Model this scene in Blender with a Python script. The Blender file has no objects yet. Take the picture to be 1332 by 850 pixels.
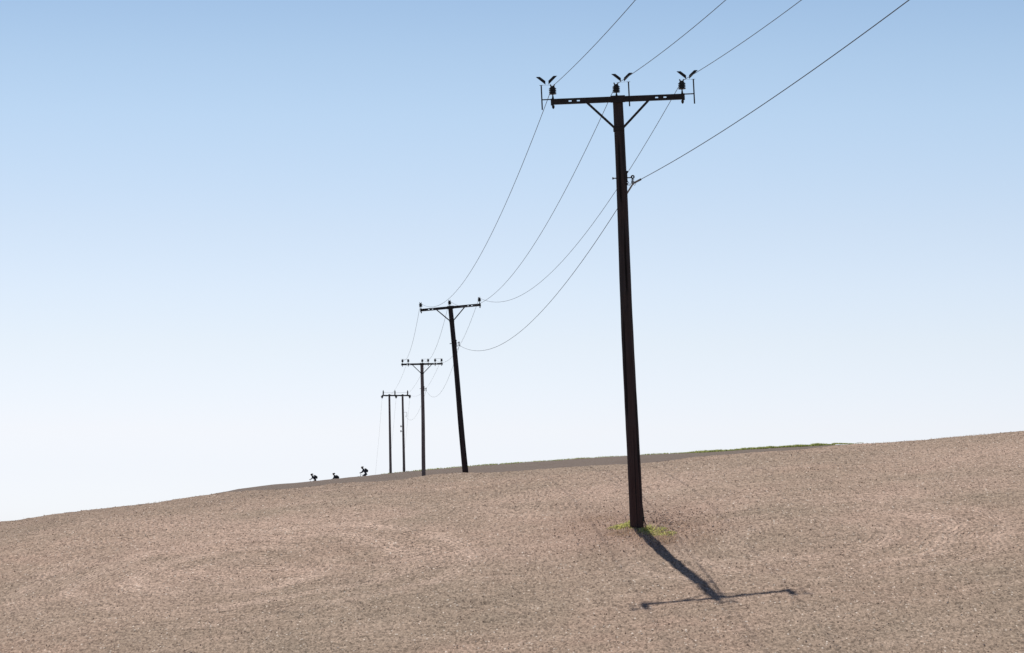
import bpy, bmesh, math, random
import numpy as np
from mathutils import Vector, Matrix
random.seed(7)
R = math.radians
C = bpy.context.scene.collection
sc = bpy.context.scene

# ------------------------------------------------------------------ camera, sky, sun, exposure
PITCH = math.atan(295/3700)
cam_d = bpy.data.cameras.new('camera'); cam_d.sensor_width = 36; cam_d.lens = 36*3700/1332
cam_d.clip_start = .5; cam_d.clip_end = 12000
cam = bpy.data.objects.new('camera', cam_d); C.objects.link(cam)
cam.location = (0, 0, 0); cam.rotation_euler = (R(90)+PITCH, 0, 0); sc.camera = cam

SUN_DIR = Vector((1.50, -6.346, -10.026)).normalized()      # the way the light travels
elev = math.asin(-SUN_DIR.z); az = math.atan2(-SUN_DIR.x, -SUN_DIR.y)   # azimuth of the sun from +Y, clockwise
w = bpy.data.worlds.new('World'); sc.world = w; w.use_nodes = True
nt = w.node_tree; nt.nodes.clear()
out = nt.nodes.new('ShaderNodeOutputWorld'); bg = nt.nodes.new('ShaderNodeBackground')
sky = nt.nodes.new('ShaderNodeTexSky'); sky.sky_type = 'NISHITA'; sky.sun_disc = False
sky.sun_elevation = elev; sky.sun_rotation = az
sky.altitude = 0; sky.air_density = 1.0; sky.dust_density = .4; sky.ozone_density = 2.0
bg.inputs['Strength'].default_value = .1
# whitish ground haze low in the sky, deeper blue overhead: a gain on the sky by height above the horizon
GAIN = [(0, (1.045, 1.17, 1.70)), (.7, (.46, .48, .56)), (.0134, (1.05, 1.165, 1.66)), (.0296, (1.07, 1.09, 1.456)), (.0431, (1.155, 1.09, 1.335)), (.0727, (1.215, 1.088, 1.178)), (.092, (1.225, 1.092, 1.147)),
        (.1131, (1.20, 1.075, 1.10)), (.1531, (1.12, 1.063, 1.064)), (.173, (1.045, 1.02, 1.023)), (.195, (.93, .944, .972)), (.30, (.70, .74, .80)), (.45, (.53, .57, .65))]
wtc = nt.nodes.new('ShaderNodeTexCoord'); wsp = nt.nodes.new('ShaderNodeSeparateXYZ'); wrm = nt.nodes.new('ShaderNodeValToRGB'); wmx = nt.nodes.new('ShaderNodeMix')
nt.links.new(wtc.outputs['Generated'], wsp.inputs[0]); nt.links.new(wsp.outputs[2], wrm.inputs[0])
for i, (p_, c_) in enumerate(GAIN):
    if i == 0: e_ = wrm.color_ramp.elements[0]; e_.position = 0
    elif i == 1: e_ = wrm.color_ramp.elements[1]; e_.position = p_
    else: e_ = wrm.color_ramp.elements.new(p_)
    e_.color = (*c_, 1)
wmx.data_type = 'RGBA'; wmx.blend_type = 'MULTIPLY'; wmx.inputs[0].default_value = 1; wmx.clamp_result = False
nt.links.new(sky.outputs[0], wmx.inputs[6]); nt.links.new(wrm.outputs[0], wmx.inputs[7]); nt.links.new(wmx.outputs[2], bg.inputs['Color']); nt.links.new(bg.outputs[0], out.inputs[0])
sun_d = bpy.data.lights.new('sun', 'SUN'); sun_d.energy = 4.8; sun_d.angle = R(.53); sun_d.color = (1, .955, .89)
sun = bpy.data.objects.new('sun', sun_d); C.objects.link(sun)
sun.rotation_euler = SUN_DIR.to_track_quat('-Z', 'Y').to_euler(); sun.location = (-20, 60, 60)
vs = sc.view_settings; vs.view_transform = 'Standard'; vs.look = 'None'; vs.gamma = 1; vs.exposure = 0.0; vs.use_curve_mapping = False

# ------------------------------------------------------------------ helpers
cP, sP = math.cos(PITCH), math.sin(PITCH)
def at(u, v, Y):                      # world point at depth Y seen in direction (u, v) of the survey photograph
    a, b = u-666, 425-v
    d = Vector((a, 3700*cP-b*sP, 3700*sP+b*cP)); d /= d.y
    return d*Y

def tag(o, label=None, cat=None, group=None, kind=None):
    if label: o['label'] = label
    if cat: o['category'] = cat
    if group: o['group'] = group
    if kind: o['kind'] = kind
    return o
def empty(name, loc=(0, 0, 0), rot=(0, 0, 0)):
    o = bpy.data.objects.new(name, None); C.objects.link(o); o.location = loc; o.rotation_euler = rot
    o.empty_display_size = .2
    return o

class MB:
    def __init__(s): s.v = []; s.f = []
    def add(s, vs, fs):
        n = len(s.v); s.v += [tuple(p) for p in vs]; s.f += [tuple(i+n for i in f) for f in fs]; return s
    def box(s, c, d, m=None):
        x, y, z = d[0]/2, d[1]/2, d[2]/2
        P = [Vector((a*x, b*y, e*z)) for e in (-1, 1) for b in (-1, 1) for a in (-1, 1)]
        if m: P = [m @ p for p in P]
        P = [p+Vector(c) for p in P]
        return s.add(P, [(0, 2, 3, 1), (4, 5, 7, 6), (0, 1, 5, 4), (2, 6, 7, 3), (0, 4, 6, 2), (1, 3, 7, 5)])
    def bar(s, a, b, wd, th, up=(0, 1, 0)):           # flat bar from a to b, thickness th along up
        a, b = Vector(a), Vector(b); z = (b-a).normalized(); y = Vector(up); y = (y-z*y.dot(z)).normalized(); x = y.cross(z)
        m = Matrix((x, y, z)).transposed()
        return s.box((a+b)/2, (wd, th, (b-a).length), m)
    def tube(s, pts, r, n=8, cap=True):
        pts = [Vector(p) for p in pts]; rr = r if isinstance(r, (list, tuple)) else [r]*len(pts)
        V = []; F = []; x = None
        for i, p in enumerate(pts):
            t = (pts[min(i+1, len(pts)-1)]-pts[max(i-1, 0)]).normalized()
            if x is None: x = t.orthogonal().normalized()
            x = (x-t*x.dot(t)).normalized(); y = t.cross(x)
            V += [p+(x*math.cos(2*math.pi*k/n)+y*math.sin(2*math.pi*k/n))*rr[i] for k in range(n)]
        for i in range(len(pts)-1):
            F += [(i*n+k, i*n+(k+1) % n, (i+1)*n+(k+1) % n, (i+1)*n+k) for k in range(n)]
        if cap: F += [tuple(reversed(range(n))), tuple(range((len(pts)-1)*n, len(pts)*n))]
        return s.add(V, F)
    def lathe(s, c, prof, n=16, ax=None):             # prof = [(r, z)...]
        V = []; F = []; c = Vector(c)
        for r, z in prof:
            for k in range(n):
                p = Vector((r*math.cos(2*math.pi*k/n), r*math.sin(2*math.pi*k/n), z))
                if ax: p = ax @ p
                V.append(c+p)
        for i in range(len(prof)-1):
            F += [(i*n+k, i*n+(k+1) % n, (i+1)*n+(k+1) % n, (i+1)*n+k) for k in range(n)]
        F += [tuple(reversed(range(n))), tuple(range((len(prof)-1)*n, len(prof)*n))]
        return s.add(V, F)
    def prism(s, poly, y0, y1):                        # polygon in XZ (counter-clockwise), extruded along Y
        n = len(poly)
        V = [(a, y0, b) for a, b in poly]+[(a, y1, b) for a, b in poly]
        F = [tuple(range(n)), tuple(reversed(range(n, 2*n)))]+[(k, n+k, n+(k+1) % n, (k+1) % n) for k in range(n)]
        return s.add(V, F)
    def build(s, name, mat, parent=None, smooth=False, bevel=0):
        me = bpy.data.meshes.new(name); me.from_pydata(s.v, [], s.f)
        bm = bmesh.new(); bm.from_mesh(me); bmesh.ops.recalc_face_normals(bm, faces=bm.faces)
        if bevel: bmesh.ops.bevel(bm, geom=bm.edges[:], offset=bevel, segments=1, affect='EDGES')
        bm.to_mesh(me); bm.free()
        if smooth:
            me.polygons.foreach_set('use_smooth', [True]*len(me.polygons))
            me.set_sharp_from_angle(angle=R(50))
        me.materials.append(mat); o = bpy.data.objects.new(name, me); C.objects.link(o)
        if parent: o.parent = parent
        return o

def mat(name, col, rough=.8, metal=0, spec=.3):
    m = bpy.data.materials.new(name); m.use_nodes = True; b = m.node_tree.nodes['Principled BSDF']
    b.inputs['Base Color'].default_value = (*col, 1); b.inputs['Roughness'].default_value = rough
    b.inputs['Metallic'].default_value = metal; b.inputs['Specular IOR Level'].default_value = spec
    return m
class NG:
    def __init__(s, m): s.t = m.node_tree; s.b = s.t.nodes['Principled BSDF']
    def n(s, typ, **kw):
        o = s.t.nodes.new(typ)
        for k, v in kw.items(): setattr(o, k, v)
        return o
    def l(s, a, b): s.t.links.new(a, b)
    def val(s, x, inp):
        if isinstance(x, (int, float)): inp.default_value = x
        else: s.l(x, inp)
    def math(s, op, a, b=None, c=None, clamp=False):
        o = s.n('ShaderNodeMath', operation=op); o.use_clamp = clamp
        s.val(a, o.inputs[0])
        if b is not None: s.val(b, o.inputs[1])
        if c is not None: s.val(c, o.inputs[2])
        return o.outputs[0]
    def noise(s, vec, scale, detail=3, rough=.55, dist=0):
        o = s.n('ShaderNodeTexNoise'); o.inputs['Scale'].default_value = scale; o.inputs['Detail'].default_value = detail
        o.inputs['Roughness'].default_value = rough; o.inputs['Distortion'].default_value = dist
        s.l(vec, o.inputs['Vector']); return o.outputs['Fac']
    def ramp(s, fac, a, b, lo=0, hi=1):
        o = s.n('ShaderNodeMapRange'); o.clamp = True
        s.val(fac, o.inputs[0]); 
        for i, q in enumerate((a, b, lo, hi)): o.inputs[1+i].default_value = q
        return o.outputs[0]
    def mix(s, fac, a, b, mode='MIX'):
        o = s.n('ShaderNodeMix', data_type='RGBA', blend_type=mode)
        s.val(fac, o.inputs[0])
        for q, i in ((a, 6), (b, 7)):
            if isinstance(q, tuple): o.inputs[i].default_value = (*q, 1)
            else: s.l(q, o.inputs[i])
        return o.outputs[2]

# ------------------------------------------------------------------ the terrain
near_px = [(-900, 745), (-300, 706), (0, 681), (64, 673), (134, 661), (198, 653), (238, 648), (277, 643), (322, 640), (372, 636.5), (409, 633.5), (446, 630),
           (500, 625.5), (552, 621.3), (606, 617.5), (660, 614), (828, 603), (963, 590), (1089, 581.3), (1150, 576.8), (1240, 571), (1332, 564), (1500, 552), (2100, 530)]
far_px = [(-900, 760), (0, 700), (230, 655), (277, 646), (322, 635), (372, 630.3), (409, 626.8), (446, 623), (500, 617.3), (545, 613.3), (605, 608), (660, 604), (828, 593),
          (925, 588.5), (963, 586), (1089, 579.3), (1145, 576.4), (1240, 574), (1332, 571), (1600, 565), (2200, 550)]
_n = [at(u, v, 74) for u, v in near_px]; _f = [at(u, v, 262) for u, v in far_px]
NX, NZ = [p.x for p in _n], [p.z for p in _n]; FX, FZ = [p.x for p in _f], [p.z for p in _f]
def smooth_interp(x, X, Z, wd):
    return sum(np.interp(x+d*wd, X, Z) for d in (-1, -.5, 0, .5, 1))/5
_ys = np.arange(36, 84.01, .1)
def slope(y): return np.interp(y, [38, 45.5, 57, 74, 82], [0, .212, .212, .0262, -.035])
_rel = np.concatenate([[0], np.cumsum((slope(_ys[1:])+slope(_ys[:-1]))/2*.1)]); _rel -= np.interp(74, _ys, _rel)
def rel(y): return float(np.interp(y, _ys, _rel))
AY = [-4000, -60, 0, 22, 34, 38]+list(np.arange(40, 83, 2.))+[88, 96, 128, 188, 230, 250, 262, 273, 286, 300, 340, 430, 900, 9000]
def anchors(x):
    c = smooth_interp(x, NX, NZ, .8); f = smooth_interp(x, FX, FZ, 2.); s = f/262
    xc = np.clip(x, -70, 70); rows = []
    for y in AY:
        if y <= -60: r = -1.2+.02*xc
        elif y == 0: r = -1.66+.02*xc
        elif y == 22: r = -2.0+.03*xc
        elif y <= 38: r = c+rel(max(y, 36))+.0*x
        elif y <= 82: r = c+rel(y)
        elif y == 88: r = c-.12
        elif y == 96: r = c-.15
        elif y == 128: r = 2.37+.078*(xc+2.07)
        elif y == 188: r = 3.85+.076*(xc+5.8)
        elif y == 230: r = s*230-.85
        elif y == 250: r = s*250-.09
        elif y == 262: r = f+0*x
        elif y == 273: r = s*273-.30
        elif y == 286: r = s*286-.86
        elif y == 300: r = s*300-2.1
        elif y == 340: r = s*340-9
        elif y == 430: r = -9+.01*xc
        elif y == 900: r = -30+0*x
        else: r = -120+0*x
        rows.append(r)
    A = np.array(rows); Y = np.array(AY, float)
    d = (A[1:]-A[:-1])/(Y[1:]-Y[:-1])[:, None]
    m = np.zeros_like(A); m[0] = d[0]; m[-1] = d[-1]
    h = (Y[1:]-Y[:-1])[:, None]
    m[1:-1] = (d[:-1]*h[1:]+d[1:]*h[:-1])/(h[1:]+h[:-1])
    return A, m, Y
def eval_rows(A, m, Y, y):
    k = int(np.clip(np.searchsorted(Y, y)-1, 0, len(Y)-2)); h = Y[k+1]-Y[k]; t = (y-Y[k])/h
    return (2*t**3-3*t*t+1)*A[k]+(t**3-2*t*t+t)*h*m[k]+(-2*t**3+3*t*t)*A[k+1]+(t**3-t*t)*h*m[k+1]
def H(x, y): return float(eval_rows(*anchors(np.array([float(x)])), y)[0])
def ground_at(u, v):                   # where the sight line of a survey direction meets the near slope
    d = at(u, v, 1); lo = 46.
    while lo < 74 and H(d.x*lo, lo) < d.z*lo: lo += .2
    a, b = lo-.2, lo
    for _ in range(20):
        q = (a+b)/2
        if H(d.x*q, q) < d.z*q: a = q
        else: b = q
    return Vector((d.x*a, a, H(d.x*a, a)))

def grow(start, step, end, k=1.18):
    o = []; p = start; s = step
    while abs(p-start) < abs(end-start):
        s *= k; p += s if end > start else -s; o.append(p)
    return o
fx = np.arange(-15.5, 17.5, .05); fy = np.arange(45.5, 79, .05)
gx = np.array(grow(fx[0], .05, -4000)[::-1]+list(fx)+grow(fx[-1], .05, 4000))
ylist = list(grow(fy[0], .1, -4000)[::-1])+list(fy)
y = fy[-1]; st = .06
while y < 305: st = min(st*1.1, .9); y += st; ylist.append(y)
gy = np.array(ylist+grow(y, .9, 8000))
A_, m_, Y_ = anchors(gx)
Z = np.array([eval_rows(A_, m_, Y_, q) for q in gy])
XX, YY = np.meshgrid(gx, gy)
def vnoise(X, Y, sx, sy, seed):
    rg = np.random.default_rng(seed); T = rg.random((256, 256))
    a = X/sx+1000.3; b = Y/sy+1000.7; i = np.floor(a).astype(int); j = np.floor(b).astype(int); u = a-i; v = b-j
    u = u*u*(3-2*u); v = v*v*(3-2*v); g = lambda p, q: T[(i+p) % 256, (j+q) % 256]
    return (g(0, 0)*(1-u)+g(1, 0)*u)*(1-v)+(g(0, 1)*(1-u)+g(1, 1)*u)*v
rrx = np.hypot(XX-2.6, (YY-58)*.6)
core = np.clip((YY-40)/4, 0, 1)*np.clip((80-YY)/3, 0, 1)*np.clip((22-abs(XX))/4, 0, 1)
D = (vnoise(XX, YY, 3.1, 2.7, 1)-.5)*.05+(vnoise(XX, YY, .9, .8, 2)-.5)*.025+(vnoise(XX, YY, .27, .23, 3)-.5)*.020
n1 = vnoise(XX, YY, .11, .10, 4); n2 = vnoise(XX, YY, .065, .06, 5); n3 = vnoise(XX, YY, 1.7, 1.5, 6)
D += (n1-.5)*.020*(.6+.8*n3)+np.clip(n2-.70, 0, 1)*.028*(.3+n3)
base1 = ground_at(828, 687)
rr = np.hypot(XX-base1.x, (YY-base1.y))
D += np.exp(-(rrx/1.5)**2)*.045*np.clip(vnoise(XX, YY, .19, .26, 41)-.5, 0, 1)
D += np.exp(-(rr/.9)**2)*(.03+.06*(vnoise(XX, YY, .14, .13, 8)-.4))
# a faint drill line running over the slope below the pole
p0, p1 = ground_at(440, 760), ground_at(905, 731)
tx = np.clip((XX-p0.x)/(p1.x-p0.x), 0, 1); ly = p0.y+(p1.y-p0.y)*tx+(vnoise(XX, YY*0, .7, 1, 9)-.5)*.10
D += np.exp(-((YY-ly)/.05)**2)*.05*np.clip(vnoise(XX, YY*0, .8, 1, 10)*1.5-.1, 0, 1)*np.clip(vnoise(XX, YY*0, .16, 1, 11)*1.3, .3, 1)*((XX > p0.x) & (XX < p1.x))
p0, p1 = ground_at(560, 790), ground_at(1200, 735)
tx = np.clip((XX-p0.x)/(p1.x-p0.x), 0, 1); ly = p0.y+(p1.y-p0.y)*tx+(vnoise(XX, YY*0, .7, 1, 12)-.5)*.14
D += np.exp(-((YY-ly)/.05)**2)*.05*np.clip(vnoise(XX, YY*0, .35, 1, 13)*2-.9, 0, 1)*((XX > p0.x) & (XX < p1.x))
farm = np.clip((YY-78)/10, 0, 1)*np.clip((600-YY)/200, 0, 1)
Z = Z+D*core+core*np.clip((YY-68)/4, 0, 1)*((vnoise(XX, YY, 1.3, 2.5, 30)-.5)*.09+(vnoise(XX, YY, 3.7, 5, 31)-.5)*.12)+farm*((vnoise(XX, YY, 2.3, 2.6, 20)-.5)*.10+(vnoise(XX, YY, .8, .9, 21)-.5)*.05)
ny, nx = Z.shape
me = bpy.data.meshes.new('ground'); me.vertices.add(nx*ny)
me.vertices.foreach_set('co', np.stack([XX, YY, Z], -1).astype(np.float32).ravel())
I = (np.arange(ny-1)[:, None]*nx+np.arange(nx-1)[None, :]).ravel()
F = np.stack([I, I+1, I+1+nx, I+nx], -1).astype(np.int32)
me.loops.add(F.size); me.loops.foreach_set('vertex_index', F.ravel())
me.polygons.add(len(F)); me.polygons.foreach_set('loop_start', np.arange(0, F.size, 4, dtype=np.int32))
me.polygons.foreach_set('use_smooth', np.ones(len(F), bool))
me.update(calc_edges=True)
ground = bpy.data.objects.new('ground', me); C.objects.link(ground); tag(ground, kind='structure')

def S(x, y):                           # height of the finished surface
    return float(Z[min(int(np.searchsorted(gy, y)), ny-1), min(int(np.searchsorted(gx, x)), nx-1)])
# soil material
ms = mat('soil', (.3, .25, .2), .95, 0, .15); g = NG(ms)
pos = g.n('ShaderNodeNewGeometry').outputs['Position']
sep = g.n('ShaderNodeSeparateXYZ'); g.l(pos, sep.inputs[0]); PX, PY = sep.outputs[0], sep.outputs[1]
comb = g.n('ShaderNodeCombineXYZ'); g.l(PX, comb.inputs[0]); g.l(PY, comb.inputs[1]); P2 = comb.outputs[0]
wob0 = g.noise(P2, .12, 2, .5); big = g.noise(P2, .16, 3, .6); mid = g.noise(P2, .9, 4, .6); cmb2 = g.n('ShaderNodeCombineXYZ'); g.l(PX, cmb2.inputs[0]); g.l(g.math('MULTIPLY', PY, .45), cmb2.inputs[1]); P3 = cmb2.outputs[0]
fine = g.noise(P3, 15, 4, .75); vf = g.noise(P3, 34, 3, .7)
TAN = (.325, .240, .178); PINK = (.372, .256, .192); GREY = (.277, .217, .160)
col = g.mix(g.ramp(big, .38, .62), GREY, PINK)
col = g.mix(g.ramp(mid, .35, .68, .15, .85), col, TAN)
col = g.mix(g.ramp(fine, .30, .72, .0, 1), g.mix(1., col, (.62, .60, .58), 'MULTIPLY'), g.mix(1., col, (1.25, 1.26, 1.27), 'MULTIPLY'))
patch_ = g.math('MULTIPLY', g.ramp(g.math('ADD', PY, g.math('MULTIPLY', wob0, 9.)), 68.5, 72.5), g.ramp(PX, -4, 1, 1, .25))
col = g.mix(g.math('MULTIPLY', patch_, .75), col, (.225, .160, .118))
streak = g.n('ShaderNodeMapping'); streak.inputs['Scale'].default_value = (.35, 1.6, 1); streak.inputs['Rotation'].default_value = (0, 0, .12); g.l(P2, streak.inputs[0])
stn = g.noise(streak.outputs[0], 1.0, 4, .6)
col = g.mix(g.ramp(stn, .38, .66, .30, 0), col, (.26, .20, .15)); col = g.mix(g.ramp(stn, .50, .72, 0, .35), col, (.50, .385, .30))
pinkm = g.math('MULTIPLY', g.ramp(PY, 52, 57), g.ramp(PY, 66, 70, 1, 0)); pinkm = g.math('MULTIPLY', pinkm, g.ramp(g.noise(P2, .22, 3, .5), .38, .6))
col = g.mix(g.math('MULTIPLY', pinkm, .6), col, (.410, .290, .226))
col = g.mix(g.ramp(g.noise(P2, .45, 4, .65, .5), .45, .68, 0, .45), col, (.27, .205, .150))
# drill rings left where the machine turned, and the straight rows between
wob = g.noise(P2, .35, 2, .5)
def rings(c, r0, r1, sx=1., freq=52.):
    dx = g.math('SUBTRACT', PX, c.x); dy = g.math('MULTIPLY', g.math('SUBTRACT', PY, c.y), sx)
    r = g.math('SQRT', g.math('ADD', g.math('MULTIPLY', dx, dx), g.math('MULTIPLY', dy, dy)))
    r = g.math('ADD', r, g.math('MULTIPLY', wob, 1.4))
    m = g.math('MULTIPLY', g.ramp(r, r0, r0+.8), g.ramp(r, r1, r1+1.2, 1, 0))
    m = g.math('MULTIPLY', m, g.ramp(g.noise(P2, .24+.03*r1/5, 2, .5), .36, .56, .22, 1))
    return g.math('MULTIPLY', g.math('SINE', g.math('MULTIPLY', r, freq)), m), m, r
rA, mA, rrA = rings(ground_at(310, 742), 1.0, 5.2)
rB, mB, rrB = rings(ground_at(1060, 700), .8, 4.2)
rC, mC, rrC = rings(ground_at(640, 690)+Vector((-3.5, 5, 0)), 2.5, 6.0, .7)
line = g.math('SINE', g.math('MULTIPLY', g.math('ADD', g.math('ADD', PX, g.math('MULTIPLY', PY, .33)), g.math('MULTIPLY', wob, 2.)), 40.))
rsum = g.math('ADD', g.math('ADD', g.math('ADD', rA, rB), rC), g.math('MULTIPLY', line, .22))
rsum = g.math('MULTIPLY', rsum, g.ramp(g.noise(P2, 1.1, 2), .35, .65, .25, 1.))
band = g.math('SINE', g.math('MULTIPLY', rrA, 5.2))
smear = g.math('MULTIPLY', g.ramp(band, -.2, .9), g.math('MULTIPLY', mA, g.ramp(mid, .35, .6, .1, .75)))
band2 = g.math('SINE', g.math('MULTIPLY', rrB, 6.))
smear = g.math('ADD', smear, g.math('MULTIPLY', g.ramp(band2, -.1, .9), g.math('MULTIPLY', mB, .45)))
col = g.mix(g.math('MULTIPLY', smear, .62), col, (.52, .385, .305))
col = g.mix(g.math('MULTIPLY', g.ramp(rsum, -1, 1, -.4, 1), .62), col, g.mix(1., col, (1.5, 1.47, 1.45), 'MULTIPLY'))
# specks: dark crumbs and gaps, pale stones and straw
vor = g.n('ShaderNodeTexVoronoi'); vor.inputs['Scale'].default_value = 22; g.l(P3, vor.inputs['Vector'])
sv = g.n('ShaderNodeSeparateColor'); g.l(vor.outputs['Color'], sv.inputs[0])
inside = g.ramp(vor.outputs['Distance'], .28, .42, 1, 0)
dark = g.math('MULTIPLY', inside, g.math('MULTIPLY', g.ramp(sv.outputs[0], .88, .93), g.ramp(stn, .35, .6, 1, .35))); pale = g.math('MULTIPLY', inside, g.ramp(sv.outputs[1], .92, .94))
col = g.mix(g.math('MULTIPLY', dark, .55), col, (.13, .09, .07)); col = g.mix(g.math('MULTIPLY', pale, .7), col, (.70, .62, .53))
vor2 = g.n('ShaderNodeTexVoronoi'); vor2.inputs['Scale'].default_value = 30; g.l(P3, vor2.inputs['Vector'])
sv2 = g.n('ShaderNodeSeparateColor'); g.l(vor2.outputs['Color'], sv2.inputs[0])
col = g.mix(g.ramp(sv2.outputs[0], .0, 1, .0, 1.), col, g.mix(1., col, (1.42, 1.42, 1.42), 'MULTIPLY')); col = g.mix(g.ramp(sv2.outputs[1], .40, 1, .0, 1.), col, g.mix(1., col, (.50, .49, .48), 'MULTIPLY'))
# redder loose earth round the pole foot
dx = g.math('SUBTRACT', PX, base1.x); dy = g.math('MULTIPLY', g.math('SUBTRACT', PY, base1.y), .62)
rp = g.math('SQRT', g.math('ADD', g.math('MULTIPLY', dx, dx), g.math('MULTIPLY', dy, dy)))
red = g.math('MULTIPLY', g.ramp(rp, .5, 2.4, 1, 0), g.ramp(fine, .3, .6, .35, 1))
col = g.mix(g.math('MULTIPLY', red, .62), col, (.30, .185, .135))
# the field beyond the rise is darker, freshly worked earth
far = g.ramp(PY, 84, 92)
fcol = g.mix(g.noise(P2, .5, 3), (.14, .105, .085), (.18, .14, .112))
col = g.mix(far, col, fcol)
g.l(col, g.b.inputs['Base Color'])
bh = g.math('ADD', g.math('MULTIPLY', fine, .035), g.math('MULTIPLY', vf, .014))
bh = g.math('ADD', bh, g.math('MULTIPLY', rsum, .008)); bh = g.math('ADD', bh, g.math('MULTIPLY', sv2.outputs[2], .012))
bmp = g.n('ShaderNodeBump'); bmp.inputs['Strength'].default_value = .9; bmp.inputs['Distance'].default_value = 1
g.l(bh, bmp.inputs['Height']); g.l(bmp.outputs[0], g.b.inputs['Normal'])
me.materials.append(ms)

# ------------------------------------------------------------------ materials of the line
m_wood = mat('creosoted_timber', (.05, .03, .025), .8, 0, .25); g = NG(m_wood)
tc = g.n('ShaderNodeTexCoord').outputs['Object']; mp = g.n('ShaderNodeMapping'); mp.inputs['Scale'].default_value = (1, 1, .05); g.l(tc, mp.inputs[0])
gr = g.noise(mp.outputs[0], 26, 5, .65, .4); pat = g.noise(tc, 1.6, 4, .6)
c = g.mix(g.ramp(gr, .3, .7), (.010, .008, .009), (.066, .047, .044)); c = g.mix(g.ramp(pat, .42, .66, 0, .8), c, (.036, .034, .038))
mpc = g.n('ShaderNodeMapping'); mpc.inputs['Scale'].default_value = (1, 1, .02); g.l(tc, mpc.inputs[0])
crack = g.ramp(g.noise(mpc.outputs[0], 14, 2, .5), .60, .64)
oz = g.n('ShaderNodeSeparateXYZ'); g.l(tc, oz.inputs[0]); c = g.mix(g.ramp(oz.outputs[2], 4.5, .5, 0, .45), c, (.075, .032, .028))
c = g.mix(crack, c, (.006, .004, .004)); g.l(c, g.b.inputs['Base Color'])
b = g.n('ShaderNodeBump'); b.inputs['Distance'].default_value = .02; b.inputs['Strength'].default_value = .6
g.l(g.math('SUBTRACT', gr, crack), b.inputs['Height']); g.l(b.outputs[0], g.b.inputs['Normal'])
def weathered(name, a, b_, rough, metal, sc_):
    m = mat(name, a, rough, metal); q = NG(m); t = q.n('ShaderNodeTexCoord').outputs['Object']
    q.l(q.mix(q.ramp(q.noise(t, sc_, 4), .35, .65), a, b_), q.b.inputs['Base Color']); return m
m_grey = weathered('greyed_hazed_timber', (.15, .115, .11), (.21, .17, .16), .9, 0, 3)  # weathered timber of the far poles, with distance haze mixed into its paler colour
m_iron = weathered('dark_painted_steel', (.012, .011, .012), (.030, .024, .022), .65, .0, 9)
m_galv = weathered('dull_galvanised_steel', (.10, .105, .12), (.17, .175, .19), .6, .3, 20)
m_porc = weathered('dark_glazed_porcelain', (.006, .006, .008), (.012, .010, .010), .35, 0, 12)
m_black = weathered('black_polymer', (.006, .006, .007), (.010, .010, .011), .6, 0, 20)
m_thin = weathered('grey_wire', (.25, .27, .30), (.33, .35, .38), .5, .1, 20)
m_alu = weathered('weathered_conductor', (.030, .030, .034), (.055, .055, .06), .55, .2, 3)
m_cable = weathered('black_cable', (.016, .016, .018), (.03, .03, .033), .6, 0, 3)

# ------------------------------------------------------------------ poles
def insulator(par, x, y, z, pin=.10, body=.175, r=.077):
    q = MB(); z0 = z+pin; k = body/5; prof = [(r*.55, z0)]
    for i in range(4):
        a = z0+.004+k*i; prof += [(r, a+.002), (r, a+k*.45), (r*.72, a+k*.6), (r*.72, a+k*.95)]
    prof += [(r*.72, z0+body*.84), (r*.5, z0+body*.9), (r*.62, z0+body*.97), (r*.45, z0+body)]
    q.lathe((x, y, 0), prof, 20)
    q.box((x-.035, y, z0+body+.012), (.022, .05, .045), Matrix.Rotation(R(-28), 3, 'Y')); q.box((x+.035, y, z0+body+.012), (.022, .05, .045), Matrix.Rotation(R(28), 3, 'Y'))
    o = q.build('insulator', m_porc, par, True)
    q = MB(); q.lathe((x, y, 0), [(.032, z-.002), (.022, z+.02), (.013, z+pin*.8), (.013, z0+.01)], 10)
    q.lathe((x, y, 0), [(.010, z-.20), (.028, z-.17), (.028, z-.13), (.012, z-.12), (.012, z)], 10)
    q.build('pin', m_iron, o, True)
    return z0+body

def tail_bracket(par, z, r, big=True):
    q = MB(); q.tube([(-r-.07, 0, z), (r+.10, 0, z)], .012, 8); q.lathe((-r-.055, 0, z), [(.026, -.012), (.026, .012)], 6, Matrix.Rotation(R(90), 3, 'Y'))
    q.box((r+.008, 0, z+.02), (.028, .09, .22)); q.box((r+.015, 0, z+.12), (.05, .05, .04)); q.box((r+.012, 0, z-.13), (.03, .05, .05))
    ring = [(r+.13+.028*math.cos(a), 0, z+.012+.028*math.sin(a)) for a in np.linspace(0, 2*math.pi, 13)]
    q.tube(ring, .016, 7, False)
    o = q.build('tail_bracket', m_iron, par, True)
    q = MB(); q.tube([(r+.125, 0, z-.01), (r+.125, 0, z-.12)], .010, 8)
    for k in range(3): q.lathe((r+.125, 0, z-.05-.032*k), [(.012, -.010), (.034, -.006), (.034, .006), (.012, .010)], 10)
    q.build('link', m_galv, o, True)
    q = MB(); q.tube([(r+.02, .03, z-.06), (r+.05, .03, z-.11), (r+.045, .02, z-.16), (r+.07, .0, z-.15), (r+.11, -.01, z-.09)], .006, 6)
    q.tube([(r+.11, -.02, z-.12), (r+.16, -.04, z-.17), (r+.19, -.03, z-.13), (r+.15, 0, z-.10)], .005, 6)
    q.build('jumper', m_thin, o, True)
    return Vector((r+.125, 0, z-.12))

def shaft(par, h, r0, r1, x0=0, seed=1, wood=None, deep=.6):
    rg = random.Random(seed); q = MB(); n = 36; pts = []; rad = []
    for i in range(n+1):
        z = -deep+(h+deep)*i/n; t = max(z, 0)/h
        pts.append((x0+.010*math.sin(z*.9+seed), .008*math.sin(z*.7+seed*2), z)); rad.append((r0+(r1-r0)*t)*(1+.012*rg.uniform(-1, 1)))
    q.tube(pts, rad, 22); return q.build('pole_shaft', wood, par, True)

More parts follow.
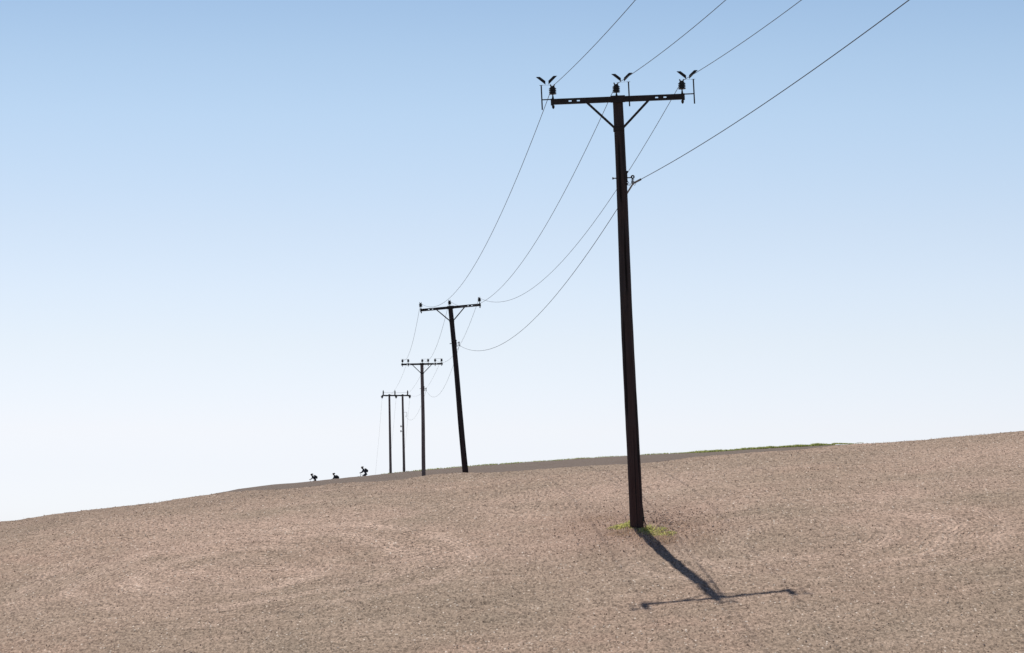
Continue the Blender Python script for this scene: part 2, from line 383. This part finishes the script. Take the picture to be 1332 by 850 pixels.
def crossarm(par, y, z, L, hh=.116, holes=(-.98, -.81, .80, .97)):
    q = MB(); th = .010; e = [-L]; hw, hz = .030, .013
    for a in holes: e += [a-hw, a+hw]
    e.append(L)
    for i in range(0, len(e), 2):
        q.box(((e[i]+e[i+1])/2, y, z), (e[i+1]-e[i], th, hh))
    for a in holes:
        s = (hh/2-hz)
        for d in (-1, 1): q.box((a, y, z+d*(hz+s/2)), (2*hw, th, s))
    for d in (-1, 1): q.box((0, y+.0305, z+d*(hh/2-.0045)), (2*L, .050, .009))
    q.box((0, y-.012, z), (.30, .013, hh+.03)); 
    for a in (-.09, .09): q.lathe((a, y-.018, z), [(.018, -.0), (.018, .022)], 6, Matrix.Rotation(R(90), 3, 'X'))
    for a in (-1, 1): q.box((a*(L-.02), y+.02, z-.004), (.045, .075, hh+.016))
    return q.build('crossarm', m_iron, par)

def brace(par, s, y, xa, za, zb, r):
    q = MB(); q.bar((s*xa, y, za), (s*r*.75, y, zb), .048, .010); q.box((s*(r*.5+.005), y-.004, zb-.012), (r*.95, .012, .07))
    return q.build('brace', m_iron, par)

def pole(loc, rot, h, label, extras, seed, r0=.140, r1=.104, arm_L=1.375, ins=(-1.33, -.02, 1.33), jumps=(), br_dz=1.62, wood=None):
    # h = height of the crossarm's centre line above the pole foot
    t = empty('utility_pole', loc, rot); tag(t, label, 'utility pole', 'wooden power poles along the line')
    shaft(t, h+.07, r0, r1, 0, seed, wood or m_wood)
    ya = -(r1+.012)
    crossarm(t, ya, h, arm_L)
    for s in (-1, 1): brace(t, s, ya+.014, .63, h-.05, h-.60, r1+.004)
    q = MB(); q.lathe((0, 0, h-.62), [(r1+.012, -.035), (r1+.012, .035)], 22); q.build('pole_band', m_iron, t, True)
    tops = {}
    for x in ins:
        zb = h+.052 if abs(x) > .2 else h+.072
        tops[x] = insulator(t, x, ya+.02 if abs(x) > .2 else ya+.05, zb, pin=.10 if abs(x) > .2 else .07)
    for a, b_ in jumps:
        q = MB(); z = tops[a]; q.tube([(a, ya, z), ((a+b_)/2, ya-.01, z+.012), (b_, ya, z)], .008, 6); q.build('jumper', m_thin, t, True)
    rb = r1+(r0-r1)*br_dz/h
    tail_bracket(t, h-br_dz, rb)
    if extras:
        for x, xr in ((-1.33, -1.56), (-.02, .235), (1.33, 1.57)):
            q = MB(); zt = h+.345
            q.tube([(xr+.002, ya, h-.16), (xr, ya, zt)], .014, 8)
            q.box((xr, ya, zt+.004), (.075, .02, .006))
            o = q.build('arcing_rod', m_iron, t, True)
            q = MB(); q.bar((x, ya-.015, h+.045), (xr+.01*(1 if xr > x else -1), ya-.015, h+.045), .022, .012); q.build('rod_arm', m_iron, o)
            q = MB(); q.tube([(x, ya+.01, h+.346), (xr, ya+.003, h+.350)], .0025, 6); q.build('spacer_wire', m_thin, t, True)
            mx = (x+xr)/2+.005; zz = zt+.015; u = 1/63.8
            q = MB(); q.prism([(mx-.7*u-.02, zz), (mx-.7*u-.02, zz+4.6*u), (mx-.7*u-.02-7.0*u, zz+10.4*u), (mx-.7*u-.02-12.1*u, zz+10.4*u)], ya-.02, ya+.02)
            q.build('vane', m_black, t)
            q = MB(); q.prism([(mx+.7*u+.02, zz), (mx+.7*u+.02+11.6*u, zz+11.0*u), (mx+.7*u+.02+6.8*u, zz+11.0*u), (mx+.7*u+.02, zz+4.8*u)], ya-.02, ya+.02)
            q.build('vane', m_black, t)
    return t, h, tops, ya

POLES = []
def stand(top_uv, Y, foot_dx, label, extras, seed, yaw=0, foot=None, **k):
    top = at(*top_uv, Y)
    if foot is None:
        bx = top.x+foot_dx; foot = Vector((bx, Y, H(bx, Y)))
    v = top-foot; h = v.length; th = math.atan2(v.x, v.z)
    t, h, tops, ya = pole(foot, (0, th, R(yaw)), h, label, extras, seed, **k)
    M = Matrix.Translation(foot) @ Matrix.Rotation(R(yaw), 4, 'Z') @ Matrix.Rotation(th, 4, 'Y')
    POLES.append((t, h, tops, ya, M)); return t
foot1 = Vector((at(828, 687, 58).x, 58, 0)); foot1.z = H(foot1.x, 58)
stand((803.3, 130.3), 58, 0, 'tallest and nearest timber pole, black vanes above its crossarm, weeds at its foot', True, 1, foot=foot1)
stand((586, 400.5), 128, .80, 'leaning dark pole behind the tallest one, three insulators on its tilted crossarm', False, 2)
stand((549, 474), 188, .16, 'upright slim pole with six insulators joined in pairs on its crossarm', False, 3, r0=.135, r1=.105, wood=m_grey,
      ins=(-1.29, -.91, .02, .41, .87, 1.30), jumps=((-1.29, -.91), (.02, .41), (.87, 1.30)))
# weep cable and staple at the foot of the first pole
p1o = POLES[0][0]
q = MB(); q.box((.150, -.02, .22), (.035, .05, .10)); q.tube([(.146, -.03, .45), (.158, -.03, .22), (.19, -.05, .12), (.26, -.06, .03), (.34, -.05, -.02)], .008, 6)
q.tube([(.15, -.05, .16), (.21, -.09, .09), (.25, -.14, .0)], .006, 6)
q.build('earth_cable', m_cable, p1o, True)

# the double pole on the skyline
Y4 = 262; c4 = at(515, 514.8, Y4); g4 = H(c4.x, Y4)
t4 = empty('twin_pole', (c4.x+.05, Y4, g4)); tag(t4, 'farthest pair of thin poles on the skyline sharing one crossarm', 'utility pole', 'wooden power poles along the line')
h4 = c4.z-g4; sc4 = Y4/3700
def X4(u): return (u-515.7)*sc4
for s, ut, ub in ((0, 506.4, 508.6), (1, 523.6, 526.2)):
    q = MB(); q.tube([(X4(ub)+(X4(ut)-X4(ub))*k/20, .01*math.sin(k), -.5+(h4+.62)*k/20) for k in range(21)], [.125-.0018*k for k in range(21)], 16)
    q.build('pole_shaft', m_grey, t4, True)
q = MB(); q.box((0, -.14, h4), (2.62, .09, .11)); q.box((0, .14, h4), (2.62, .09, .11)); q.build('crossarm', m_iron, t4, bevel=.006)
ends4 = []
for u in (498.6, 513.8, 530.3):
    q = MB(); x = X4(u); prof = [(.03, h4+.05)]
    for k in range(6): prof += [(.065, h4+.08+.055*k), (.065, h4+.10+.055*k), (.045, h4+.115+.055*k)]
    prof += [(.03, h4+.43), (.012, h4+.50)]
    q.lathe((x, -.14, 0), prof, 12); q.build('insulator', m_porc, t4, True)
for u in (496.9, 515.1, 532.9):
    q = MB(); x = X4(u); prof = [(.03, -.26), (.06, -.22), (.11, -.10), (.12, -.04), (.06, 0), (.03, .06)]
    q.lathe((x, .22, h4), prof, 12); q.build('strain_insulator', m_galv, t4, True); ends4.append(Vector((x, .25, h4-.2)))
q = MB(); q.tube([(X4(498.6), -.14, h4+.27), (X4(513.8), -.14, h4+.24), (X4(530.3), -.14, h4+.29)], .009, 6); q.build('jumper', m_thin, t4, True)
for dv in (555, 561.3):
    q = MB(); z = h4-(dv-514.8)*sc4; q.lathe((X4(521.8), -.16, z), [(.03, -.09), (.05, -.05), (.05, .05), (.03, .09)], 10); q.tube([(X4(521.8), -.12, z), (X4(524.8), -.02, z-.02)], .012, 6); q.build('fuse_holder', m_black, t4, True)
q = MB(); x = X4(524.6); z = h4-(536.5-514.8)*sc4; q.tube([(x, 0, z), (x+.32, 0, z), (x+.34, 0, z-.35), (x+.2, 0, z-.42)], .016, 6); q.build('tail_bracket', m_galv, t4, True)

# ------------------------------------------------------------------ wires
def span(A, B, S, n=60, t0=0., t1=1.):
    A, B = Vector(A), Vector(B); return [A+(B-A)*t-Vector((0, 0, 4*S*t*(1-t))) for t in [t0+(t1-t0)*i/n for i in range(n+1)]]
def ins_top(k, x):
    t, h, tops, ya, M = POLES[k]; return M @ Vector((x, ya+.0, tops[x]-.01))
def brk(k):
    t, h, tops, ya, M = POLES[k]; return M @ Vector((.245, 0, h-1.62-.12))
def wire(name, pts, r, m, label, group='bare power conductors', cat='power line'):
    q = MB(); q.tube(pts, r, 6); o = q.build(name, m, None, True); return tag(o, label, cat, group)
X3 = {0: (-1.29, -.91), 1: (.02, .41), 2: (.87, 1.30)}
c4w = Vector((c4.x+.05, Y4, g4))
back = [(5.2-.0, 1.35), (6.3, 1.4), (8.3, 1.25)]
SAG12 = (1.62, 1.78, 1.66); SAG23 = (.85, 1.0, 1.2)
names = ['leftmost power conductor, strung from the left insulators of the poles',
         'middle power conductor, strung from the insulators on the pole tops',
         'right power conductor, strung from the right insulators, crossing behind the tallest pole']
xs = (-1.33, -.02, 1.33)
P0 = [(5.8, 1.08), (7.15, 1.23), (8.5, 1.10)]
for k in range(3):
    a = ins_top(0, xs[k]); b_ = ins_top(1, xs[k]); c_ = ins_top(2, X3[k][0]); c2 = ins_top(2, X3[k][1])
    z0 = Vector((P0[k][0], -12, a.z-1.87))
    e = c4w+ends4[k]+Vector((0, -.5, .3))
    pts = span(z0, a, P0[k][1])[:-1]+span(a, b_, SAG12[k])[:-1]+span(b_, c_, SAG23[k])
    wire('overhead_wire', pts, .0062, m_alu, names[k])
    wire('overhead_wire', span(c2, e, 1.0), .0055, m_thin,  # lighter grey than the near conductors: haze of distance put into the colour
         ['faint left wire between the six-insulator pole and the twin poles', 'faint middle wire between the six-insulator pole and the twin poles',
          'faint right wire between the six-insulator pole and the twin poles'][k])
    e5 = Vector((c4w.x+ends4[k].x-4.9+(.25, .45, .7)[k], 334, 4.5))
    wire('overhead_wire', span(c4w+ends4[k], e5, 1.2), .0050, m_thin,  # same pale grey, painting the distance haze on the wire
         ['faint wire dropping from the left end of the twin poles behind the hill', 'faint wire dropping between the twin poles behind the hill',
          'faint wire dropping from the right end of the twin poles behind the hill'][k])
a, b_, c_ = brk(0), brk(1), brk(2)
z0 = Vector((8.25, -12, a.z-1.0)); e = c4w+Vector((X4(527), 0, h4-(540-514.8)*sc4))
w1 = span(z0, a, .9)[:-1]+span(a, b_, 1.38)[:-1]+span(b_, c_, 1.2)[:-1]+span(c_, e, 1.1)
lw = wire('overhead_wire', w1, [.0068]*122+[.0052]*(len(w1)-122), m_cable, 'lowest and thickest wire, held by side brackets well below the crossarms')
q = MB(); q.tube(span(z0, a, .9, 6, 1-.017, 1), [.022]*7, 8); q.build('dead_end_grip', m_galv, lw, True)
q = MB(); q.tube(span(a, b_, 1.38, 6, 0, .017), [.018]*7, 8); q.build('dead_end_grip', m_galv, lw, True)

# ------------------------------------------------------------------ weeds, grass, clods
def leafy(name, cols, trans=.35):
    m = mat(name, cols[0], .7, 0, .2); g = NG(m); rn = g.n('ShaderNodeNewGeometry').outputs['Random Per Island']
    c = g.mix(rn, cols[0], cols[1]); g.l(c, g.b.inputs['Base Color'])
    tr = g.n('ShaderNodeBsdfTranslucent'); g.l(c, tr.inputs[0]); mx = g.n('ShaderNodeMixShader'); mx.inputs[0].default_value = trans
    g.l(g.b.outputs[0], mx.inputs[1]); g.l(tr.outputs[0], mx.inputs[2]); g.l(mx.outputs[0], g.t.nodes['Material Output'].inputs[0]); return m
m_weed = leafy('weed_green', [(.80, .72, .30), (.36, .42, .15)], .5); m_verge = leafy('verge_green', [(.52, .54, .20), (.34, .40, .14)], .4)
m_straw = leafy('dry_straw', [(.72, .58, .42), (.46, .32, .22)], .3)
def blades(q, x, y, z, hh, wd, rg):
    a = rg.uniform(0, 2*math.pi); l = rg.uniform(.2, 1.0); dx, dy = math.cos(a), math.sin(a); px, py = -dy, dx
    p = [(x-px*wd, y-py*wd, z), (x+px*wd, y+py*wd, z), (x+dx*l*hh*.4+px*wd*.8, y+dy*l*hh*.4+py*wd*.8, z+hh*.6), (x+dx*l*hh*.4-px*wd*.8, y+dy*l*hh*.4-py*wd*.8, z+hh*.6), (x+dx*l*hh, y+dy*l*hh, z+hh*(1-.3*l))]
    q.add(p, [(0, 1, 2, 3), (3, 2, 4)])
def patch(q, u, v, ax, ay, n, h0, h1, rg, wd=.006):
    c = ground_at(u, v)
    for _ in range(n):
        a = rg.uniform(0, 6.283); r = math.sqrt(rg.random())*rg.uniform(.7, 1.15); x = c.x+ax*r*math.cos(a); y = c.y+ay*r*math.sin(a)
        blades(q, x, y, S(x, y)-.006, rg.uniform(h0, h1)*(1.1-.6*r), wd, rg)
rg = random.Random(3)
q = MB()
for u, v, ax, ay, n, h0, h1 in ((818, 686, .10, .12, 60, .08, .17), (846, 692, .14, .12, 60, .07, .16), (828, 689, .10, .10, 60, .06, .14), (813, 688, .22, .30, 620, .02, .08), (801, 691, .20, .22, 330, .01, .05), (824, 690, .12, .3, 350, .02, .07), (838, 694, .16, .32, 330, .02, .08),
                                (852, 696, .22, .28, 320, .02, .07), (869, 697, .18, .25, 260, .02, .06), (862, 692, .12, .2, 130, .03, .08)):
    patch(q, u, v, ax, ay, n, h0, h1, rg)
tag(q.build('weeds', m_weed), 'bright green weeds hugging the foot of the tallest pole', 'weeds', kind='stuff')
q = MB()
for u, v, ax, ay, n in ((866, 704, .30, .45, 900), (812, 697, .38, .35, 700), (850, 700, .5, .5, 400), (775, 677, .6, .6, 420), (880, 690, .6, .8, 420), (905, 700, .6, .8, 300), (835, 705, .5, .6, 260), (755, 690, .6, .8, 200), (925, 682, .5, .7, 160)):
    patch(q, u, v, ax, ay, n, .01, .05, rg, .005)
tag(q.build('straw', m_straw), 'pale dry straw scattered on the loose earth around the tallest pole', 'straw', kind='stuff')
q = MB()
for _ in range(12000):
    x = rg.triangular(14.5, 32.5, 25); yy = rg.uniform(260.5, 264); m_ = .5+.5*math.sin(x*2.1)*math.sin(x*.7)
    blades(q, x, yy, S(x, yy)-.02, rg.uniform(.08, .32)*(.62+.3*m_)*min(1, (33.5-x)/5), .026, rg)
for _ in range(3500):
    x = rg.uniform(-12, 16); yy = rg.uniform(260.5, 263); blades(q, x, yy, S(x, yy)-.02, rg.uniform(.05, .20), .022, rg)
tag(q.build('grass', m_verge), 'thin green grass verge along the skyline of the dark field', 'grass', kind='stuff')
q = MB()
for lo, hi, n in ((11.0, 12.6, 240), (8.3, 11, 120), (-10, -8.6, 160), (-8.5, -6, 80), (-13, -10.5, 60)):
    for _ in range(n):
        x = rg.uniform(lo, hi); yy = rg.uniform(73, 76); blades(q, x, yy, S(x, yy)-.01, rg.uniform(.02, .07), .004, rg)
tag(q.build('dry_grass', m_straw), 'thin pale dry grass on the near skyline of the bare field', 'dry grass', kind='stuff')

# loose clods and small stones
m_clod = mat('clod', (.3, .24, .2), .95, 0, .1); g = NG(m_clod); rn = g.n('ShaderNodeNewGeometry').outputs['Random Per Island']
cr = g.n('ShaderNodeValToRGB'); g.l(rn, cr.inputs[0]); e = cr.color_ramp.elements
e[0].color = (.30, .205, .16, 1); e[1].color = (.70, .62, .54, 1); e.new(.45).color = (.42, .30, .23, 1); e.new(.85).color = (.46, .36, .29, 1)
g.l(cr.outputs[0], g.b.inputs['Base Color'])
N = 44000; rn_ = np.random.default_rng(5)
cx = rn_.uniform(-15, 16.5, N); cy = 46+rn_.random(N)**1.15*31; sz = .005+.012*rn_.random(N)**3.5
k = 2600; ang = rn_.uniform(0, 6.283, k); rad = np.abs(rn_.normal(0, 1.0, k))+.15
cx[:k] = base1.x+.3+rad*np.cos(ang); cy[:k] = base1.y+rad*np.sin(ang)*1.7; sz[:k] = .006+.015*rn_.random(k)**3
ix = np.clip(np.searchsorted(gx, cx), 0, nx-1); iy = np.clip(np.searchsorted(gy, cy), 0, ny-1); cz = Z[iy, ix]
O = np.array([(1, 0, 0), (-1, 0, 0), (0, 1, 0), (0, -1, 0), (0, 0, 1), (0, 0, -1)], float)
OF = np.array([(0, 2, 4), (2, 1, 4), (1, 3, 4), (3, 0, 4), (2, 0, 5), (1, 2, 5), (3, 1, 5), (0, 3, 5)])
V = np.repeat(O[None], N, 0)*(1+rn_.uniform(-.35, .5, (N, 6, 1))); th = rn_.uniform(0, 6.283, N); co, si = np.cos(th)[:, None], np.sin(th)[:, None]
V = np.stack([V[..., 0]*co-V[..., 1]*si, V[..., 0]*si+V[..., 1]*co, V[..., 2]*.7], -1)+rn_.uniform(-.2, .2, (N, 6, 3))
V = V*sz[:, None, None]+np.stack([cx, cy, cz+sz*.25], -1)[:, None, :]
F = (OF[None]+(np.arange(N)*6)[:, None, None]).reshape(-1, 3)
me2 = bpy.data.meshes.new('clods'); me2.from_pydata(V.reshape(-1, 3).tolist(), [], F.tolist()); me2.materials.append(m_clod)
cl = bpy.data.objects.new('clods', me2); C.objects.link(cl); tag(cl, 'loose earth clods and small stones strewn over the bare field', 'clods', kind='stuff')

# ------------------------------------------------------------------ cyclists
m_skin = weathered('skin', (.30, .17, .12), (.34, .20, .14), .6, 0, 30)
m_kit = weathered('dark_jersey', (.020, .022, .030), (.035, .038, .05), .85, 0, 15)
m_kit2 = weathered('grey_jersey', (.055, .055, .075), (.08, .08, .10), .85, 0, 15)
m_helm = weathered('black_helmet', (.008, .008, .010), (.015, .015, .018), .4, 0, 30)
m_bag = weathered('charcoal_bag', (.030, .030, .036), (.05, .05, .058), .9, 0, 20)
m_tyre = weathered('tyre_rubber', (.012, .012, .012), (.02, .02, .02), .8, 0, 20)
m_frame = weathered('bicycle_paint', (.03, .03, .035), (.05, .05, .055), .4, .2, 10)
m_rim = weathered('bicycle_alloy', (.35, .36, .38), (.45, .46, .48), .4, .6, 20)

def skin_mesh(name, J, E, root, m, parent, sub=1):
    me = bpy.data.meshes.new(name); me.from_pydata([j[0] for j in J], E, []); o = bpy.data.objects.new(name, me); C.objects.link(o)
    md = o.modifiers.new('skin', 'SKIN'); sd = me.skin_vertices[0].data
    for i, j in enumerate(J): sd[i].radius = j[1] if isinstance(j[1], tuple) else (j[1], j[1])
    sd[root].use_root = True
    sb = o.modifiers.new('sub', 'SUBSURF'); sb.levels = sb.render_levels = sub
    dg = bpy.context.evaluated_depsgraph_get(); dg.update()
    nm = bpy.data.meshes.new_from_object(o.evaluated_get(dg)); nm.name = name
    bpy.data.objects.remove(o); nm.materials.clear(); nm.materials.append(m)
    nm.polygons.foreach_set('use_smooth', [True]*len(nm.polygons))
    o = bpy.data.objects.new(name, nm); C.objects.link(o)
    if parent: o.parent = parent
    return o
def ellipsoid(q, c, r, n=12, k=8, cut=-1, m=None):
    prof = []
    pts = []; c = Vector(c)
    for i in range(k+1):
        a = -math.pi/2+(math.pi)*i/k; zz = max(math.sin(a), cut)
        pts.append((max(math.cos(a), .03) if zz > cut else math.cos(math.asin(cut))*.98, zz))
    V = []; F = []
    for rr_, z in pts:
        for j in range(n):
            p = Vector((rr_*math.cos(2*math.pi*j/n)*r[0], rr_*math.sin(2*math.pi*j/n)*r[1], z*r[2]))
            V.append(c+(m @ p if m else p))
    for i in range(k): F += [(i*n+j, i*n+(j+1) % n, (i+1)*n+(j+1) % n, (i+1)*n+j) for j in range(n)]
    F += [tuple(reversed(range(n))), tuple(range(k*n, (k+1)*n))]
    q.add(V, F); return q

def rider(loc, rz, label, kit, lean, head, knee_up, bag):
    # x forward is -X; ground at z = 0; hips on the saddle, hands on the bar ends, feet on the pedals
    t = empty('person', loc, (0, 0, rz)); tag(t, label, 'person', 'cyclists riding along the skyline')
    hip = Vector((.16, 0, .97)); ch = hip+Vector((-math.sin(lean)*.30, 0, math.cos(lean)*.30)); sh = hip+Vector((-math.sin(lean)*.47, 0, math.cos(lean)*.47))
    nk = sh+Vector((-.035, 0, .045)); hd = nk+Vector(head)
    J = [(hip, (.17, .15)), ((hip+ch)/2, (.15, .135)), (ch, (.17, .14)), (sh, (.145, .115)), (nk, .062), (hd-Vector((0, 0, .03)), .085), (hd+Vector((0, 0, .06)), .085)]
    E = [(0, 1), (1, 2), (2, 3), (3, 4), (4, 5), (5, 6)]
    for s in (-1, 1):
        hand = Vector((-.44, s*.25, 1.03)); shd = sh+Vector((0, s*.17, -.01)); el = (shd+hand)/2+Vector((.05, s*.07, -.07))
        n = len(J); J += [(shd, .068), (el, .055), (hand+(el-hand)*.18, .036), (hand, .036)]
        E += [(3, n), (n, n+1), (n+1, n+2), (n+2, n+3)]
        pd = Vector((-.02, s*.13, .30+.17*(1 if s == knee_up else -1))); hp = hip+Vector((-.02, s*.09, -.04))
        kn = (hp+pd)/2+Vector((-.30 if s == knee_up else -.14, s*.02, .06)); ank = pd+Vector((.04, 0, .08))
        n = len(J); J += [(hp, .095), (kn, .060), (ank, .036), (pd+Vector((-.05, 0, .03)), .036), (pd+Vector((-.14, 0, .02)), .026)]
        E += [(0, n), (n, n+1), (n+1, n+2), (n+2, n+3), (n+3, n+4)]
    body = skin_mesh('body', J, E, 0, kit, t)
    # hands: four fingers round the grip and a thumb from the side of the palm
    for s in (-1, 1):
        q = MB(); hx, hy, hz = -.44, s*.25, 1.03
        for k_, L in enumerate((.9, 1.0, .95, .8)):
            yy = hy+s*(.03-.02*k_); q.tube([(hx+.01, yy, hz+.018), (hx-.035*L, yy, hz+.022), (hx-.052*L, yy, hz-.002), (hx-.035*L, yy, hz-.026)], [.010, .009, .009, .007], 6)
        q.tube([(hx+.01, hy-s*.03, hz+.01), (hx-.012, hy-s*.048, hz-.012), (hx-.03, hy-s*.045, hz-.028)], [.011, .010, .008], 6)
        q.build('hand', m_skin, t, True)
    # face: nose, chin, ears, eyes in the skin of the head, helmet above
    q = MB(); ellipsoid(q, hd+Vector((-.012, 0, -.005)), (.082, .070, .105)); q.tube([hd+Vector((-.085, 0, .012)), hd+Vector((-.108, 0, -.02)), hd+Vector((-.088, 0, -.03))], [.010, .014, .012], 6)
    for s in (-1, 1): ellipsoid(q, hd+Vector((.01, s*.074, 0)), (.018, .010, .030), 8, 5)
    q.tube([hd+Vector((-.084, -.022, -.052)), hd+Vector((-.091, 0, -.052)), hd+Vector((-.084, .022, -.052))], .006, 5)
    f = q.build('head', m_skin, t, True)
    for s in (-1, 1): q = MB(); ellipsoid(q, hd+Vector((-.082, s*.028, .018)), (.008, .013, .008), 8, 5); q.build('eye', m_helm, f, True)
    q = MB(); ellipsoid(q, hd+Vector((.012, 0, .065)), (.142, .100, .095), 16, 10, -.35, Matrix.Rotation(R(-6), 3, 'Y')); q.box(hd+Vector((-.125, 0, .055)), (.06, .12, .015))
    q.build('helmet', m_helm, t, True)
    for s in (-1, 1):
        q = MB(); q.box((-.065, s*.13, .30+.17*(1 if s == knee_up else -1)+.012), (.24, .085, .06)); q.build('shoe', m_helm, t, False, .015)
    if bag:
        bp = empty('backpack', loc, (0, 0, rz)); tag(bp, bag, 'backpack', 'packs on the backs of the cyclists')
        mid = (ch+hip)/2+Vector((math.cos(lean), 0, math.sin(lean)))*.165+Vector((-.04, 0, .10))
        q = MB(); rot = Matrix.Rotation(-lean, 3, 'Y'); ellipsoid(q, mid, (.115, .16, .235), 14, 10, -1, rot)
        q.build('pack_body', m_bag, bp, True)
        q = MB(); ellipsoid(q, mid+rot @ Vector((.095, 0, -.06)), (.05, .11, .11), 12, 8, -1, rot); q.build('pocket', m_bag, bp, True)
        for s in (-1, 1): q = MB(); q.tube([mid+rot @ Vector((-.05, s*.09, .18)), sh+Vector((.02, s*.10, .10)), sh+Vector((-.10, s*.11, .0)), ch+Vector((-.10, s*.13, -.03)), mid+rot @ Vector((-.05, s*.12, -.15))], .018, 6); q.build('strap', m_bag, bp, True)
    return t
def bicycle(knee_up):
    t = empty('bicycle')
    bb = Vector((.0, 0, .30)); st_ = Vector((.16, 0, .86)); ht = Vector((-.40, 0, .88)); hb = Vector((-.43, 0, .74)); rw = Vector((.46, 0, .345)); fw = Vector((-.60, 0, .345))
    q = MB()
    for a, b__ in ((bb, st_), (bb, hb), (st_-Vector((.015, 0, .08)), ht-Vector((.0, 0, .03))), (ht, hb)): q.tube([a, b__], .017, 8)
    for s in (-1, 1): q.tube([bb, rw+Vector((0, s*.06, 0))], .009, 6); q.tube([st_-Vector((.02, 0, .10)), rw+Vector((0, s*.06, 0))], .008, 6)
    q.build('frame', m_frame, t, True)
    q = MB()
    for s in (-1, 1): q.tube([hb+Vector((0, s*.05, -.02)), fw+Vector((0, s*.05, 0))], .011, 6)
    q.box(hb+Vector((0, 0, -.01)), (.05, .13, .04)); q.build('fork', m_frame, t, True)
    q = MB(); q.tube([ht, ht+Vector((-.01, 0, .08)), ht+Vector((-.06, 0, .12))], .014, 8); q.tube([(-.43, -.33, 1.01), (-.45, -.2, 1.005), (-.46, 0, 1.0), (-.45, .2, 1.005), (-.43, .33, 1.01)], .013, 8)
    q.build('handlebar', m_frame, t, True)
    q = MB(); ellipsoid(q, (.17, 0, .885), (.135, .07, .03), 12, 6); q.tube([st_-Vector((0, 0, .02)), (.165, 0, .88)], .014, 6); q.build('saddle', m_tyre, t, True)
    for c_ in (rw, fw):
        q = MB(); q.tube([c_+Vector((.335*math.cos(a), 0, .335*math.sin(a))) for a in np.linspace(0, 2*math.pi, 33)], .024, 8, False); wo = q.build('wheel', m_tyre, t, True)
        q = MB(); q.tube([c_+Vector((.305*math.cos(a), 0, .305*math.sin(a))) for a in np.linspace(0, 2*math.pi, 33)], .010, 6, False)
        for k_ in range(16): a = 2*math.pi*k_/16; q.tube([c_+Vector((0, .03*(-1)**k_, 0)), c_+Vector((.3*math.cos(a), 0, .3*math.sin(a)))], .0015, 4)
        q.tube([c_+Vector((0, -.05, 0)), c_+Vector((0, .05, 0))], .02, 8); q.build('rim', m_rim, wo, True)
    q = MB(); q.lathe(bb+Vector((0, .05, 0)), [(.09, -.003), (.09, .003)], 20, Matrix.Rotation(R(90), 3, 'X'))
    q.tube([(0, -.07, .30), (0, .07, .30)], .012, 8); cr_ = q.build('chainring', m_rim, t)
    for s in (-1, 1): q = MB(); p = Vector((-.02, s*.09, .30+.17*(1 if s == knee_up else -1))); q.bar(Vector((0, s*.07, .30)), p, .022, .012); q.box(p+Vector((0, s*.05, 0)), (.09, .09, .02)); q.build('pedal_arm', m_rim, cr_)
    return t
def copy_tree(o, parent=None):
    c = o.copy(); C.objects.link(c); c.parent = parent
    for ch in [x for x in list(C.objects) if x.parent == o]: copy_tree(ch, c)
    return c
bike0 = bicycle(1)
RID = [(409.0, 283.0, R(6), 'lowest cyclist on the skyline, bent over the bars in dark kit', m_kit, .74, (-.06, 0, .11), 'rounded dark pack on the back of the leftmost cyclist', 'bicycle under the leftmost cyclist, only its bars above the skyline'),
       (437.0, 286.5, R(14), 'cyclist sunk deepest behind the skyline, between the other two, dark pack on the back', m_kit, .62, (-.07, 0, .15), 'dark pack on the back of the middle cyclist', 'bicycle under the middle cyclist, with a dark bar bag showing over the skyline'),
       (474.5, 281.0, R(-6), 'highest cyclist beside the twin poles, greyer jersey, seen down to the legs', m_kit2, .62, (-.10, 0, .13), 'large charcoal pack standing off the back of the cyclist nearest the twin poles', 'bicycle under the highest cyclist beside the twin poles')]
for i, (u, Y, rz, lab, kit, lean, head, baglab, bikelab) in enumerate(RID):
    p = at(u, 600, Y); loc = Vector((p.x, Y, H(p.x, Y)+.02))
    rider(loc, rz, lab, kit, lean, head, 1, baglab)
    bk = bike0 if i == 0 else copy_tree(bike0)
    bk.location = loc; bk.rotation_euler = (0, 0, rz); tag(bk, bikelab, 'bicycle', 'bicycles of the three riders')
    if i == 1:
        q = MB(); q.box((-.60, 0, .93), (.17, .24, .19)); hb_ = q.build('handlebar_bag', m_bag, None, False, .03)
        hb_.location = loc; hb_.rotation_euler = (0, 0, rz); tag(hb_, 'small dark bag hung on the bars in front of the middle cyclist', 'bag')
